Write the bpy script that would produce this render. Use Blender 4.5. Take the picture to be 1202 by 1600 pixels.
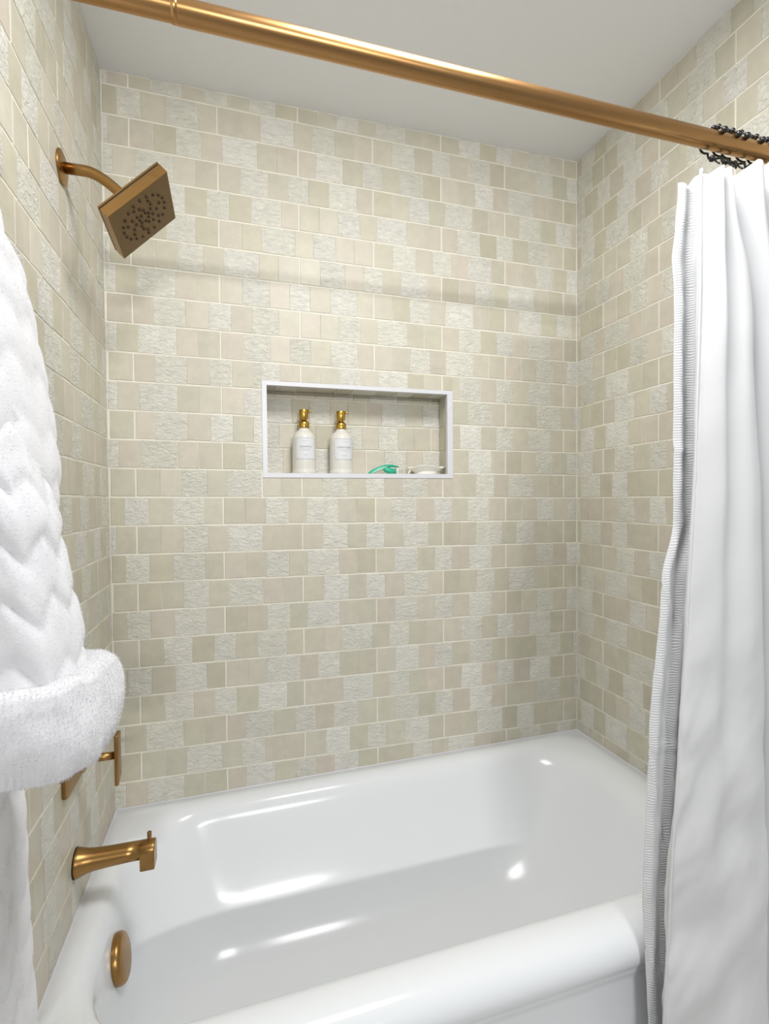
import bpy, bmesh, math, random
from mathutils import Vector, Matrix, noise

for o in list(bpy.data.objects):
    bpy.data.objects.remove(o, do_unlink=True)
scene = bpy.context.scene
C = scene.collection
PI = math.pi

# ------------------------------------------------------------------ camera
cam_d = bpy.data.cameras.new('camera')
cam = bpy.data.objects.new('camera', cam_d)
C.objects.link(cam)
cam_d.sensor_fit = 'HORIZONTAL'
cam_d.sensor_width = 36.0
cam_d.lens = 798.676 / 1202 * 36.0
cam_d.clip_start = 0.02


def cam_rot(yaw, pitch, roll):
    cy, sy = math.cos(yaw), math.sin(yaw)
    fwd = Vector((sy * math.cos(pitch), cy * math.cos(pitch), -math.sin(pitch)))
    right = Vector((cy, -sy, 0))
    up = right.cross(fwd)
    c, s = math.cos(roll), math.sin(roll)
    return c * right + s * up, -s * right + c * up, fwd


_r, _u, _f = cam_rot(math.radians(16.2595), math.radians(1.3545), math.radians(-0.5007))
m = Matrix(((_r.x, _u.x, -_f.x, 0.3373), (_r.y, _u.y, -_f.y, -1.5806), (_r.z, _u.z, -_f.z, 1.2502), (0, 0, 0, 1)))
cam.matrix_world = m
scene.camera = cam

# ------------------------------------------------------------------ world, lights, exposure
world = bpy.data.worlds.new('world')
scene.world = world
world.use_nodes = True
world.node_tree.nodes['Background'].inputs[0].default_value = (0.93, 0.97, 1.0, 1)
world.node_tree.nodes['Background'].inputs[1].default_value = 0.28


def area(name, loc, target, sx, sy, power, col):
    d = bpy.data.lights.new(name, 'AREA')
    d.shape = 'RECTANGLE'
    d.size, d.size_y, d.energy, d.color = sx, sy, power, col
    o = bpy.data.objects.new(name, d)
    C.objects.link(o)
    o.location = loc
    o.rotation_euler = (Vector(target) - Vector(loc)).to_track_quat('-Z', 'Y').to_euler()
    return o


# vanity light bar on the bathroom wall behind the photographer
area('vanity_light', (0.62, -4.3, 2.02), (0.75, 0.0, 1.4), 0.8, 0.085, 38.0, (1.0, 0.99, 0.97))
# unseen overhead lamp, added to brighten the tub interior and alcove
area('overhead_fill', (0.70, -1.05, 2.41), (0.70, -0.95, 0.0), 0.42, 0.42, 16.5, (1.0, 0.995, 0.985))

scene.view_settings.view_transform = 'Standard'
scene.view_settings.look = 'None'
scene.view_settings.gamma = 1.0
scene.view_settings.use_curve_mapping = False
scene.view_settings.exposure = 0.16

# ------------------------------------------------------------------ materials


def srgb(r, g, b):
    f = lambda c: (c / 255 / 12.92) if c / 255 <= 0.04045 else ((c / 255 + 0.055) / 1.055) ** 2.4
    return (f(r), f(g), f(b), 1.0)


def new_mat(name, col, rough=0.5, metal=0.0, spec=0.5):
    m = bpy.data.materials.new(name)
    m.use_nodes = True
    b = m.node_tree.nodes['Principled BSDF']
    b.inputs['Base Color'].default_value = col
    b.inputs['Roughness'].default_value = rough
    b.inputs['Metallic'].default_value = metal
    b.inputs['Specular IOR Level'].default_value = spec
    return m, m.node_tree.nodes, m.node_tree.links, b


def noise_node(N, L, scale, detail=4.0, rough=0.6, vec=None):
    t = N.new('ShaderNodeTexNoise')
    t.inputs['Scale'].default_value = scale
    t.inputs['Detail'].default_value = detail
    t.inputs['Roughness'].default_value = rough
    if vec:
        L.new(vec, t.inputs['Vector'])
    return t


def add_bump(N, L, b, height, strength, dist):
    n = N.new('ShaderNodeBump')
    n.inputs['Strength'].default_value = strength
    n.inputs['Distance'].default_value = dist
    L.new(height, n.inputs['Height'])
    L.new(n.outputs['Normal'], b.inputs['Normal'])
    return n


def geo_pos(N):
    return N.new('ShaderNodeNewGeometry').outputs['Position']


def tile_material(name, rough_kind, from_attr):
    m, N, L, b = new_mat(name, (0.6, 0.55, 0.45, 1), 0.42 if not rough_kind else 0.5, 0, 0.4)
    pos = geo_pos(N)
    if from_attr:
        a = N.new('ShaderNodeAttribute')
        a.attribute_name = 'tint'
        colo = a.outputs['Color']
    else:
        oi = N.new('ShaderNodeObjectInfo')
        colo = oi.outputs['Color']
    n1 = noise_node(N, L, 26.0, 5, 0.65, pos)
    rmp = N.new('ShaderNodeMapRange')
    rmp.inputs['From Min'].default_value = 0.3
    rmp.inputs['From Max'].default_value = 0.7
    rmp.inputs['To Min'].default_value = 0.93
    rmp.inputs['To Max'].default_value = 1.06
    L.new(n1.outputs['Fac'], rmp.inputs['Value'])
    mx = N.new('ShaderNodeVectorMath')
    mx.operation = 'SCALE'
    L.new(colo, mx.inputs[0])
    L.new(rmp.outputs[0], mx.inputs['Scale'])
    L.new(mx.outputs[0], b.inputs['Base Color'])
    if rough_kind:
        mp = N.new('ShaderNodeMapping')
        mp.inputs['Scale'].default_value = (1, 1, 1.9)
        L.new(pos, mp.inputs['Vector'])
        n2 = noise_node(N, L, 55.0, 6, 0.6, mp.outputs[0])
        n2.inputs['Distortion'].default_value = 1.2
        add_bump(N, L, b, n2.outputs['Fac'], 0.75, 0.009)
    else:
        n2 = noise_node(N, L, 160.0, 4, 0.6, pos)
        add_bump(N, L, b, n2.outputs['Fac'], 0.10, 0.003)
    return m


M = {}
M['tile'] = tile_material('smooth_tile', False, False)
M['tile_r'] = tile_material('cleft_tile', True, False)
M['tile_a'] = tile_material('smooth_tile_field', False, True)
M['tile_ra'] = tile_material('cleft_tile_field', True, True)

M['grout'], N, L, b = new_mat('grout', srgb(238, 234, 222), 0.85)
n = noise_node(N, L, 300, 3, 0.6, geo_pos(N))
add_bump(N, L, b, n.outputs['Fac'], 0.2, 0.002)

M['paint'], N, L, b = new_mat('ceiling_paint', srgb(240, 241, 244), 0.8)
n = noise_node(N, L, 220, 3, 0.6, geo_pos(N))
add_bump(N, L, b, n.outputs['Fac'], 0.12, 0.003)

M['wallpaint'], N, L, b = new_mat('wall_paint', srgb(225, 224, 220), 0.7)
M['trim'], N, L, b = new_mat('white_trim', srgb(222, 222, 228), 0.35)

M['floor'], N, L, b = new_mat('floor_tile', srgb(190, 188, 184), 0.4)
br = N.new('ShaderNodeTexBrick')
br.inputs['Color1'].default_value = srgb(200, 198, 194)
br.inputs['Color2'].default_value = srgb(188, 186, 182)
br.inputs['Mortar'].default_value = srgb(160, 158, 154)
br.inputs['Scale'].default_value = 3.0
L.new(geo_pos(N), br.inputs['Vector'])
L.new(br.outputs['Color'], b.inputs['Base Color'])

M['tub'], N, L, b = new_mat('white_enamel', srgb(238, 241, 245), 0.15, 0, 0.3)
b.inputs['Coat Weight'].default_value = 0.0
b.inputs['Coat Roughness'].default_value = 0.06

def brass_mat(name, col, rough, streak_axis, aniso=0.08):
    m, N, L, b = new_mat(name, col, rough, 1.0)
    mp = N.new('ShaderNodeMapping')
    s = [900, 900, 900]
    s[streak_axis] = 25
    mp.inputs['Scale'].default_value = s
    L.new(geo_pos(N), mp.inputs['Vector'])
    n = noise_node(N, L, 1.0, 3, 0.6, mp.outputs[0])
    r = N.new('ShaderNodeMapRange')
    r.inputs['To Min'].default_value = rough - 0.07
    r.inputs['To Max'].default_value = rough + 0.09
    L.new(n.outputs['Fac'], r.inputs['Value'])
    L.new(r.outputs[0], b.inputs['Roughness'])
    add_bump(N, L, b, n.outputs['Fac'], aniso, 0.001)
    return m


M['brass'] = brass_mat('brushed_bronze', (0.36, 0.205, 0.072, 1), 0.30, 0)
M['brass_v'] = brass_mat('brushed_bronze_vertical', (0.36, 0.205, 0.072, 1), 0.30, 2)
M['rod'] = brass_mat('bronze_rod', (0.44, 0.245, 0.098, 1), 0.30, 0, 0.04)
M['gold'] = brass_mat('gold_pump', (0.62, 0.40, 0.09, 1), 0.22, 2, 0.03)
M['face'], N, L, b = new_mat('shower_face', (0.155, 0.098, 0.038, 1), 0.40, 1.0)
n = noise_node(N, L, 700, 3, 0.7, geo_pos(N))
add_bump(N, L, b, n.outputs['Fac'], 0.25, 0.001)
M['nozzle'], N, L, b = new_mat('dark_nozzle', (0.06, 0.028, 0.012, 1), 0.5)
M['shadow_gap'], N, L, b = new_mat('dark_gasket', (0.01, 0.009, 0.008, 1), 0.7)
M['black'], N, L, b = new_mat('black_metal', (0.008, 0.008, 0.008, 1), 0.22, 0.0, 0.6)
M['bottle'], N, L, b = new_mat('white_bottle', srgb(226, 224, 216), 0.25)
M['label'], N, L, b = new_mat('paper_label', srgb(226, 227, 230), 0.55)
M['ink'], N, L, b = new_mat('grey_ink', srgb(120, 120, 126), 0.6)
M['ink_light'], N, L, b = new_mat('pale_ink', srgb(178, 180, 186), 0.6)
M['teal'], N, L, b = new_mat('teal_plastic', srgb(44, 178, 146), 0.3)
M['teal_pale'], N, L, b = new_mat('pale_teal_plastic', srgb(168, 214, 196), 0.3)
M['cream'], N, L, b = new_mat('cream_plastic', srgb(214, 214, 198), 0.35)
M['dish'], N, L, b = new_mat('dish_ceramic', srgb(240, 238, 228), 0.3)
M['steel'], N, L, b = new_mat('blade_steel', (0.55, 0.56, 0.58, 1), 0.3, 1.0)


def fabric(name, col, weave, strength):
    m, N, L, b = new_mat(name, col, 0.85, 0, 0.2)
    b.inputs['Sheen Weight'].default_value = 0.25
    pos = geo_pos(N)
    mp = N.new('ShaderNodeMapping')
    mp.inputs['Scale'].default_value = (300, 300, 1500)
    L.new(pos, mp.inputs['Vector'])
    n = noise_node(N, L, 1.0, 3, 0.6, mp.outputs[0])
    add_bump(N, L, b, n.outputs['Fac'], strength, weave)
    return m, N, L, b


M['curtain'], N, L, b = fabric('curtain_cloth', srgb(218, 219, 221), 0.0012, 0.2)
b.inputs['Subsurface Weight'].default_value = 0.0

# puckered liner cloth: fine crosswise ripples in upright bands
M['liner'], N, L, b = fabric('puckered_cloth', srgb(216, 217, 219), 0.001, 0.1)
uvn = N.new('ShaderNodeUVMap')
sep = N.new('ShaderNodeSeparateXYZ')
L.new(uvn.outputs['UV'], sep.inputs[0])
nz = noise_node(N, L, 30.0, 2, 0.5, geo_pos(N))
ad = N.new('ShaderNodeMath'); ad.operation = 'MULTIPLY_ADD'
ad.inputs[1].default_value = 0.012
L.new(nz.outputs['Fac'], ad.inputs[0]); L.new(sep.outputs['Y'], ad.inputs[2])
mu = N.new('ShaderNodeMath'); mu.operation = 'MULTIPLY'; mu.inputs[1].default_value = 2 * PI / 0.0048
L.new(ad.outputs[0], mu.inputs[0])
sn = N.new('ShaderNodeMath'); sn.operation = 'SINE'
L.new(mu.outputs[0], sn.inputs[0])
mb = N.new('ShaderNodeMath'); mb.operation = 'MULTIPLY'; mb.inputs[1].default_value = 2 * PI / 0.034
L.new(sep.outputs['X'], mb.inputs[0])
sb = N.new('ShaderNodeMath'); sb.operation = 'SINE'
L.new(mb.outputs[0], sb.inputs[0])
ss = N.new('ShaderNodeMapRange'); ss.inputs['From Min'].default_value = -0.1; ss.inputs['From Max'].default_value = 0.6
L.new(sb.outputs[0], ss.inputs['Value'])
pm = N.new('ShaderNodeMath'); pm.operation = 'MULTIPLY'
L.new(sn.outputs[0], pm.inputs[0]); L.new(ss.outputs[0], pm.inputs[1])
bump = [x for x in N if x.type == 'BUMP'][0]
L.new(pm.outputs[0], bump.inputs['Height'])
bump.inputs['Strength'].default_value = 0.28
bump.inputs['Distance'].default_value = 0.0012

M['plush'], N, L, b = new_mat('white_plush', srgb(224, 224, 228), 0.95, 0, 0.1)
b.inputs['Sheen Weight'].default_value = 0.6
b.inputs['Sheen Roughness'].default_value = 0.6
n = noise_node(N, L, 420, 5, 0.75, geo_pos(N))
add_bump(N, L, b, n.outputs['Fac'], 0.4, 0.003)

# ------------------------------------------------------------------ object helpers


def mesh_obj(name, bm, mat, parent=None, smooth=True):
    me = bpy.data.meshes.new(name)
    bm.to_mesh(me)
    bm.free()
    if isinstance(mat, str):
        mat = M[mat]
    me.materials.append(mat)
    if smooth:
        me.polygons.foreach_set('use_smooth', [True] * len(me.polygons))
    o = bpy.data.objects.new(name, me)
    C.objects.link(o)
    if parent:
        o.parent = parent
    return o


def thing(name, label, cat, loc=(0, 0, 0), group=None):
    o = bpy.data.objects.new(name, None)
    o.empty_display_size = 0.05
    C.objects.link(o)
    o.location = loc
    o['label'], o['category'] = label, cat
    if group:
        o['group'] = group
    return o


def tag(o, label, cat, group=None):
    o['label'], o['category'] = label, cat
    if group:
        o['group'] = group
    return o


def struct(o, label=None):
    o['kind'] = 'structure'
    if label:
        o['label'] = label
    return o


def sharp(o, ang=35):
    me = o.data
    bm = bmesh.new()
    bm.from_mesh(me)
    for e in bm.edges:
        if len(e.link_faces) == 2 and e.calc_face_angle(0) > math.radians(ang):
            e.smooth = False
    bm.to_mesh(me)
    bm.free()
    return o


def add_box(bm, x0, x1, y0, y1, z0, z1):
    vs = [bm.verts.new(p) for p in ((x0, y0, z0), (x1, y0, z0), (x1, y1, z0), (x0, y1, z0),
                                    (x0, y0, z1), (x1, y0, z1), (x1, y1, z1), (x0, y1, z1))]
    for f in ((0, 3, 2, 1), (4, 5, 6, 7), (0, 1, 5, 4), (1, 2, 6, 5), (2, 3, 7, 6), (3, 0, 4, 7)):
        bm.faces.new([vs[i] for i in f])
    return vs


def bevel_all(bm, w, seg=2):
    bmesh.ops.bevel(bm, geom=list(bm.edges), offset=w, segments=seg, profile=0.5, affect='EDGES')


def loft(bm, rings, cap0=True, cap1=True, closed=True):
    vr = [[bm.verts.new(p) for p in r] for r in rings]
    n = len(vr[0])
    for a, b_ in zip(vr[:-1], vr[1:]):
        for i in range(n if closed else n - 1):
            j = (i + 1) % n
            bm.faces.new((a[i], a[j], b_[j], b_[i]))
    if cap0:
        bm.faces.new(list(reversed(vr[0])))
    if cap1:
        bm.faces.new(vr[-1])
    bmesh.ops.recalc_face_normals(bm, faces=bm.faces)
    return vr


def frame_of(d, upv=Vector((0, 0, 1))):
    d = d.normalized()
    if abs(d.dot(upv)) > 0.97:
        upv = Vector((1, 0, 0))
    a = d.cross(upv).normalized()
    return a, a.cross(d).normalized()


def tube(bm, pts, rad, n=12, caps=True):
    pts = [Vector(p) for p in pts]
    rads = rad if isinstance(rad, (list, tuple)) else [rad] * len(pts)
    rings = []
    a = None
    for i, p in enumerate(pts):
        d = (pts[min(i + 1, len(pts) - 1)] - pts[max(i - 1, 0)]).normalized()
        if a is None:
            a, u = frame_of(d)
        else:
            a = (a - d * a.dot(d)).normalized()
            u = a.cross(d).normalized()
        rings.append([p + rads[i] * (math.cos(2 * PI * k / n) * a + math.sin(2 * PI * k / n) * u) for k in range(n)])
    loft(bm, rings, caps, caps)


def lathe(bm, prof, origin, axis, n=32):
    """prof: list of (radius, distance along axis)"""
    o, d = Vector(origin), Vector(axis).normalized()
    a, u = frame_of(d)
    rings = [[o + d * h + max(r, 1e-4) * (math.cos(2 * PI * k / n) * a + math.sin(2 * PI * k / n) * u) for k in range(n)]
             for r, h in prof]
    loft(bm, rings)


def ip(tab, z):
    """piecewise linear, tab sorted descending or ascending by first value"""
    t = sorted(tab)
    if z <= t[0][0]:
        return t[0][1]
    for (a, va), (b_, vb) in zip(t[:-1], t[1:]):
        if z <= b_:
            f = (z - a) / (b_ - a)
            f = f * f * (3 - 2 * f) * 0.5 + f * 0.5
            return va + (vb - va) * f
    return t[-1][1]


# ------------------------------------------------------------------ room shell
W = 1.524
H = 0.08088           # height of a tile row
Z14 = 1.265           # row line at eye level
G = 0.0012            # grout plane behind the tile faces
FRONT = -1.95         # the bathroom goes on towards the camera


def ceil_z(x):
    return 2.433 + 0.0105 * x


def tub_z(x):         # shift of the tub rim along its length (it is not quite level)
    return 0.0158 * (x - 0.762)


NX0, NX1, NZ0, NZ1, ND = 0.427, 1.030, 1.3315, 1.604, 0.092   # niche opening
bm = bmesh.new()
zt = 2.47
add_box(bm, -0.12, NX0, G, 0.2, 0, zt)
add_box(bm, NX1, W + 0.12, G, 0.2, 0, zt)
add_box(bm, NX0, NX1, G, 0.2, 0, NZ0)
add_box(bm, NX0, NX1, G, 0.2, NZ1, zt)
add_box(bm, NX0, NX1, ND + G, 0.2, NZ0, NZ1)
wall_back = struct(mesh_obj('wall_back', bm, 'grout', smooth=False), 'beige mosaic tiled wall behind the bathtub')

TILE_END = -0.86
bm = bmesh.new()
add_box(bm, -0.12, -G, TILE_END, 0.0, 0, zt)
wall_left = struct(mesh_obj('wall_left', bm, 'grout', smooth=False), 'tiled wall carrying the shower head and tub spout')
bm = bmesh.new()
add_box(bm, W + G, W + 0.12, TILE_END, 0.0, 0, zt)
wall_right = struct(mesh_obj('wall_right', bm, 'grout', smooth=False), 'tiled wall beside the shower curtain')
for nm, x0, x1 in (('wall_left_painted', -0.12, 0.0), ('wall_right_painted', W + 0.45, W + 0.57)):
    bm = bmesh.new()
    add_box(bm, x0, x1, FRONT, TILE_END - 0.0005, 0, zt)
    struct(mesh_obj(nm, bm, 'wallpaint', smooth=False))
bm = bmesh.new()
add_box(bm, W, W + 0.45, TILE_END - 0.12, TILE_END - 0.001, 0, zt)
struct(mesh_obj('wall_return', bm, 'wallpaint', smooth=False))

bm = bmesh.new()
vs = add_box(bm, -0.12, W + 0.57, FRONT, 0.2, 0, 0.1)
for i, v in enumerate(vs):
    v.co.z = ceil_z(v.co.x) + (0.12 if i >= 4 else 0)
struct(mesh_obj('ceiling', bm, 'paint', smooth=False), 'plain pale grey painted ceiling')
bm = bmesh.new()
add_box(bm, -0.12, W + 0.57, FRONT, 0.2, -0.1, 0)
struct(mesh_obj('floor', bm, 'floor', smooth=False))

# niche trim, a mitred white edge strip
bm = bmesh.new()
o4 = [(0.4185, 1.3205), (1.0375, 1.3205), (1.0375, 1.611), (0.4185, 1.611)]
i4 = [(0.4325, 1.3345), (1.0185, 1.3345), (1.0185, 1.5985), (0.4325, 1.5985)]
rings = [[(x, y, z) for x, z in q] for q, y in ((o4, 0.006), (o4, -0.002), (i4, -0.002), (i4, 0.012))]
vr = loft(bm, rings, False, False)
for k in range(4):
    bm.faces.new((vr[0][k], vr[0][(k + 1) % 4], vr[3][(k + 1) % 4], vr[3][k]))
bmesh.ops.recalc_face_normals(bm, faces=bm.faces)
struct(mesh_obj('trim_1', bm, 'trim', smooth=False), 'white edge trim framing the wall niche')

# ------------------------------------------------------------------ wall tiles
A_ = [('S', .138), ('R', .166), ('S', .129), ('R', .131), ('S', .138), ('R', .181), ('S', .117)]
B_ = [('S', .136), ('S', .124), ('R', .211), ('S', .122), ('R', .146), ('S', .127), ('S', .134)]
DES = {'A': A_, 'a': A_[::-1], 'B': B_, 'b': B_[::-1]}
PL = 0.4662
# strips of the back wall, read row by row (row -1 is cut by the ceiling)
ROWS = {-1: 'AabAa', 0: 'ABAb', 1: 'AbabA', 2: 'bAba', 3: 'aAbab', 4: 'aBAb', 5: 'AbAbA', 6: 'bAba', 7: 'aabAb',
        8: 'bAbb', 9: 'BabAa', 10: 'bAAB', 11: 'baAAb', 12: 'bAAb', 13: 'abAbA', 14: 'Abab', 15: 'AbABb', 16: 'AbAb',
        17: 'BbAba', 18: 'AbAb', 19: 'aABAb', 20: 'ABAB', 21: 'bABAa', 22: 'baAB', 23: 'aBABb', 24: 'baba'}
rng = random.Random(7)


def tint(kind, r):
    if kind == 'S':
        base = r.choice([(204, 199, 182), (202, 198, 180), (206, 201, 186), (205, 198, 183), (199, 194, 175), (208, 200, 186), (203, 199, 182)])
        f = r.uniform(0.98, 1.02)
    else:
        base = r.choice([(225, 223, 212), (228, 226, 217), (222, 220, 208)])
        f = r.uniform(0.98, 1.02)
    c = srgb(*[min(255, v * f) for v in base])
    return c


mesh_cache = {}


def tile_geo(w, h, kind, var):
    """verts, faces of one tile: x along the wall, y into the wall, z up; centred"""
    r = random.Random(int(w * 1e4) * 31 + int(h * 1e4) * 7 + var * 977 + (5 if kind == 'R' else 0))
    vs, fs = [], []
    hw, hh = w / 2, h / 2
    e = min(0.0016, w * 0.2, h * 0.2)
    if kind == 'S':
        dz = r.uniform(-0.0004, 0.0003)
        q = [(-hw, -hh), (hw, -hh), (hw, hh), (-hw, hh)]
        j = [(r.uniform(-.0006, .0006), r.uniform(-.0005, .0005)) for _ in q]
        for ins, y in ((0.0, 0.006), (0.0, 0.0009), (e * 0.4, 0.0003 + dz * .5), (e, 0.0 + dz)):
            for (x, z), (jx, jz) in zip(q, j):
                sx, sz = (1 if x > 0 else -1), (1 if z > 0 else -1)
                vs.append((x - sx * ins + jx, y, z - sz * ins + jz))
        for a in range(3):
            for i in range(4):
                k = (i + 1) % 4
                fs.append((a * 4 + i, a * 4 + k, a * 4 + 4 + k, a * 4 + 4 + i))
        fs.append((12, 13, 14, 15))
    else:
        nx, nz = 6, 5
        for iz in range(nz + 1):
            for ix in range(nx + 1):
                x, z = -hw + w * ix / nx, -hh + h * iz / nz
                edge = ix in (0, nx) or iz in (0, nz)
                y = r.uniform(-0.0006, 0.0002) if edge else r.uniform(-0.0019, 0.0007)
                if not edge:
                    x += r.uniform(-.2, .2) * w / nx
                    z += r.uniform(-.2, .2) * h / nz
                vs.append((x, y, z))
        for iz in range(nz):
            for ix in range(nx):
                a = iz * (nx + 1) + ix
                fs.append((a, a + 1, a + nx + 2, a + nx + 1))
        ring = [ix for ix in range(nx + 1)] + [iz * (nx + 1) + nx for iz in range(1, nz + 1)] + \
               [nz * (nx + 1) + ix for ix in range(nx - 1, -1, -1)] + [iz * (nx + 1) for iz in range(nz - 1, 0, -1)]
        b0 = len(vs)
        n = len(ring)
        for i in ring:
            vs.append(vs[i])
        for i in ring:
            vs.append((vs[i][0], 0.006, vs[i][2]))
        for i in range(n):
            k = (i + 1) % n
            fs.append((b0 + i, b0 + n + i, b0 + n + k, b0 + k))
    return vs, fs


def tile_mesh(w, h, kind, var):
    key = (round(w, 4), round(h, 4), kind, var)
    if key not in mesh_cache:
        vs, fs = tile_geo(key[0], key[1], kind, var)
        me = bpy.data.meshes.new('tile')
        me.from_pydata(vs, [], fs)
        me.materials.append(M['tile_r' if kind == 'R' else 'tile'])
        me.polygons.foreach_set('use_smooth', [kind == 'R' and i < 30 for i in range(len(fs))])
        mesh_cache[key] = me
    return mesh_cache[key]


JH, JS, JT = 0.0042, 0.0040, 0.0009   # joints: between rows, between strips, between tiles of a strip


def row_rects(row, seam, lo, hi, codes, first):
    """tiles of one row along u in [lo,hi]; returns (u0,u1,kind)"""
    out = []
    k0 = 0
    u = seam
    while u > lo:
        u -= PL
        k0 += 1
    k = 0
    while u < hi:
        c = codes(k) if callable(codes) else codes[min(k, len(codes) - 1)]
        p = u
        segs = DES[c]
        tot = sum(s for _, s in segs)
        for i, (kind, s) in enumerate(segs):
            q = p + PL * s / tot
            a = p + (JS / 2 if i == 0 else JT / 2)
            b_ = q - (JS / 2 if i == len(segs) - 1 else JT / 2)
            a2, b2 = max(a, lo), min(b_, hi)
            if b2 - a2 > 0.004:
                out.append((a2, b2, kind))
            p = q
        u += PL
        k += 1
    return out


all_tiles = {'back': [], 'left': [], 'right': [], 'niche': []}
for row in range(-1, 25):
    z1, z0 = Z14 + (14 - row) * H - JH / 2, Z14 + (13 - row) * H + JH / 2
    odd = row % 2 == 1
    # back wall: u = x
    for a, b_, kind in row_rects(row, 0.069 if odd else 0.303, 0.003, W - 0.003, ROWS[row], 0):
        xm = (a + b_) / 2
        dz = -0.0082 * xm
        t1 = min(z1, ceil_z(xm) - 0.002 - dz)
        t0 = max(z0, 0.3915 + tub_z(xm) - dz)
        if t1 - t0 < 0.006:
            continue
        # cut around the niche trim
        hx0, hx1, hz0, hz1 = 0.4180, 1.0380, 1.3200 - dz, 1.6115 - dz
        if b_ <= hx0 or a >= hx1 or t1 <= hz0 or t0 >= hz1:
            pieces = [(a, b_, t0, t1)]
        else:
            pieces = []
            if a < hx0 - 0.004:
                pieces.append((a, hx0, t0, t1))
            if b_ > hx1 + 0.004:
                pieces.append((hx1, b_, t0, t1))
            ma, mb_ = max(a, hx0), min(b_, hx1)
            if t1 > hz1 + 0.004:
                pieces.append((ma, mb_, hz1, t1))
            if t0 < hz0 - 0.004:
                pieces.append((ma, mb_, t0, hz0))
        for p in pieces:
            all_tiles['back'].append((p, kind))
    # side walls: u = distance from the back corner
    for side in ('left', 'right'):
        zs = 0 if side == 'left' else -0.0125
        cz = ceil_z(0 if side == 'left' else W) - 0.002
        tz = 0.3915 + tub_z(0 if side == 'left' else W)
        r2 = random.Random(row * 13 + (1 if side == 'left' else 2))
        for a, b_, kind in row_rects(row, 0.137 if not odd else 0.370, 0.003, -TILE_END, lambda k: r2.choice('AabbBA'), 0):
            t1, t0 = min(z1 + zs, cz), max(z0 + zs, tz if a < 0.77 else 0)
            if t1 - t0 > 0.006:
                all_tiles[side].append(((a, b_, t0, t1), kind))
# tiles reaching below the rim line outside the tub are left to the paint: not in view

for row in range(4):
    z0, z1 = 1.3375 + (row - 0) * H * 0.995, 1.3375 + (row + 1) * H * 0.995
    z0, z1 = z0 + JH / 2, min(z1 - JH / 2, NZ1 - 0.002)
    if z1 - z0 < 0.008:
        continue
    r2 = random.Random(50 + row)
    for a, b_, kind in row_rects(row, 0.763 if row % 2 == 0 else 0.530, NX0 + 0.002, NX1 - 0.002, lambda k: 'bABa'[(k + row) % 4], 0):
        all_tiles['niche'].append((('back', a, b_, z0, z1), kind))
    for side in ('left', 'right'):
        all_tiles['niche'].append(((side, 0.012, 0.05, z0, z1), 'S'))
        all_tiles['niche'].append(((side, 0.051, ND - 0.003, z0, z1), 'S'))
for a, b_, kind in row_rects(0, 0.65, NX0 + 0.002, NX1 - 0.002, lambda k: 'Bab'[k % 3], 0):
    all_tiles['niche'].append((('top', a, b_, 0.012, ND - 0.003), kind))

camp = Vector((0.3373, -1.5806, 1.2502))


def place(side, u0, u1, z0, z1):
    um, zm = (u0 + u1) / 2, (z0 + z1) / 2
    if side == 'back':
        return Vector((um, 0, zm - 0.0082 * um)), (0, 0.0082, 0)
    if side == 'left':
        return Vector((0, -um, zm)), (0, 0, PI / 2)
    return Vector((W, -um, zm)), (0, 0, -PI / 2)


def hidden(side, u, z):
    """tiles the photograph cannot show: behind the curtain, behind the robe or above the frame"""
    if side == 'right':
        return u > 0.47 if z < 1.80 else u > 0.72
    if side == 'left':
        return u > 0.70
    return False


for side, wall in (('back', wall_back), ('left', wall_left), ('right', wall_right)):
    items = []
    for (u0, u1, z0, z1), kind in all_tiles[side]:
        loc, rot = place(side, u0, u1, z0, z1)
        n = {'back': Vector((0, -1, 0)), 'left': Vector((1, 0, 0)), 'right': Vector((-1, 0, 0))}[side]
        d = camp - loc
        size = (u1 - u0) * (z1 - z0) * abs(d.dot(n)) / d.length ** 3
        if hidden(side, (u0 + u1) / 2, (z0 + z1) / 2):
            size *= 0.001
        items.append((size, loc, rot, u1 - u0, z1 - z0, kind, tint(kind, rng), rng.randrange(3)))
    items.sort(key=lambda t: -t[0])
    for s, loc, rot, w, h, kind, col, var in items[:300]:
        o = bpy.data.objects.new('tile', tile_mesh(w, h, kind, var))
        C.objects.link(o)
        o.parent = wall
        o.location, o.rotation_euler, o.color = loc, rot, col
    rest = items[300:]
    if rest:
        V, F, MI, COL, SM = [], [], [], [], []
        for s, loc, rot, w, h, kind, col, var in rest:
            vs, fs = tile_geo(w, h, kind, var)
            mt = Matrix.Translation(loc) @ Matrix.Rotation(rot[2], 4, 'Z') @ Matrix.Rotation(rot[1], 4, 'Y')
            b0 = len(V)
            V += [mt @ Vector(v) for v in vs]
            COL += [col] * len(vs)
            F += [tuple(b0 + i for i in f) for f in fs]
            MI += [1 if kind == 'R' else 0] * len(fs)
            SM += [kind == 'R' and i < 30 for i in range(len(fs))]
        me = bpy.data.meshes.new('tile_field')
        me.from_pydata(V, [], F)
        me.materials.append(M['tile_a'])
        me.materials.append(M['tile_ra'])
        me.polygons.foreach_set('material_index', MI)
        me.polygons.foreach_set('use_smooth', SM)
        at = me.color_attributes.new('tint', 'FLOAT_COLOR', 'POINT')
        at.data.foreach_set('color', [c for q in COL for c in q])
        o = bpy.data.objects.new('tile_field', me)
        C.objects.link(o)
        o.parent = wall
        o['kind'] = 'stuff'

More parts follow.
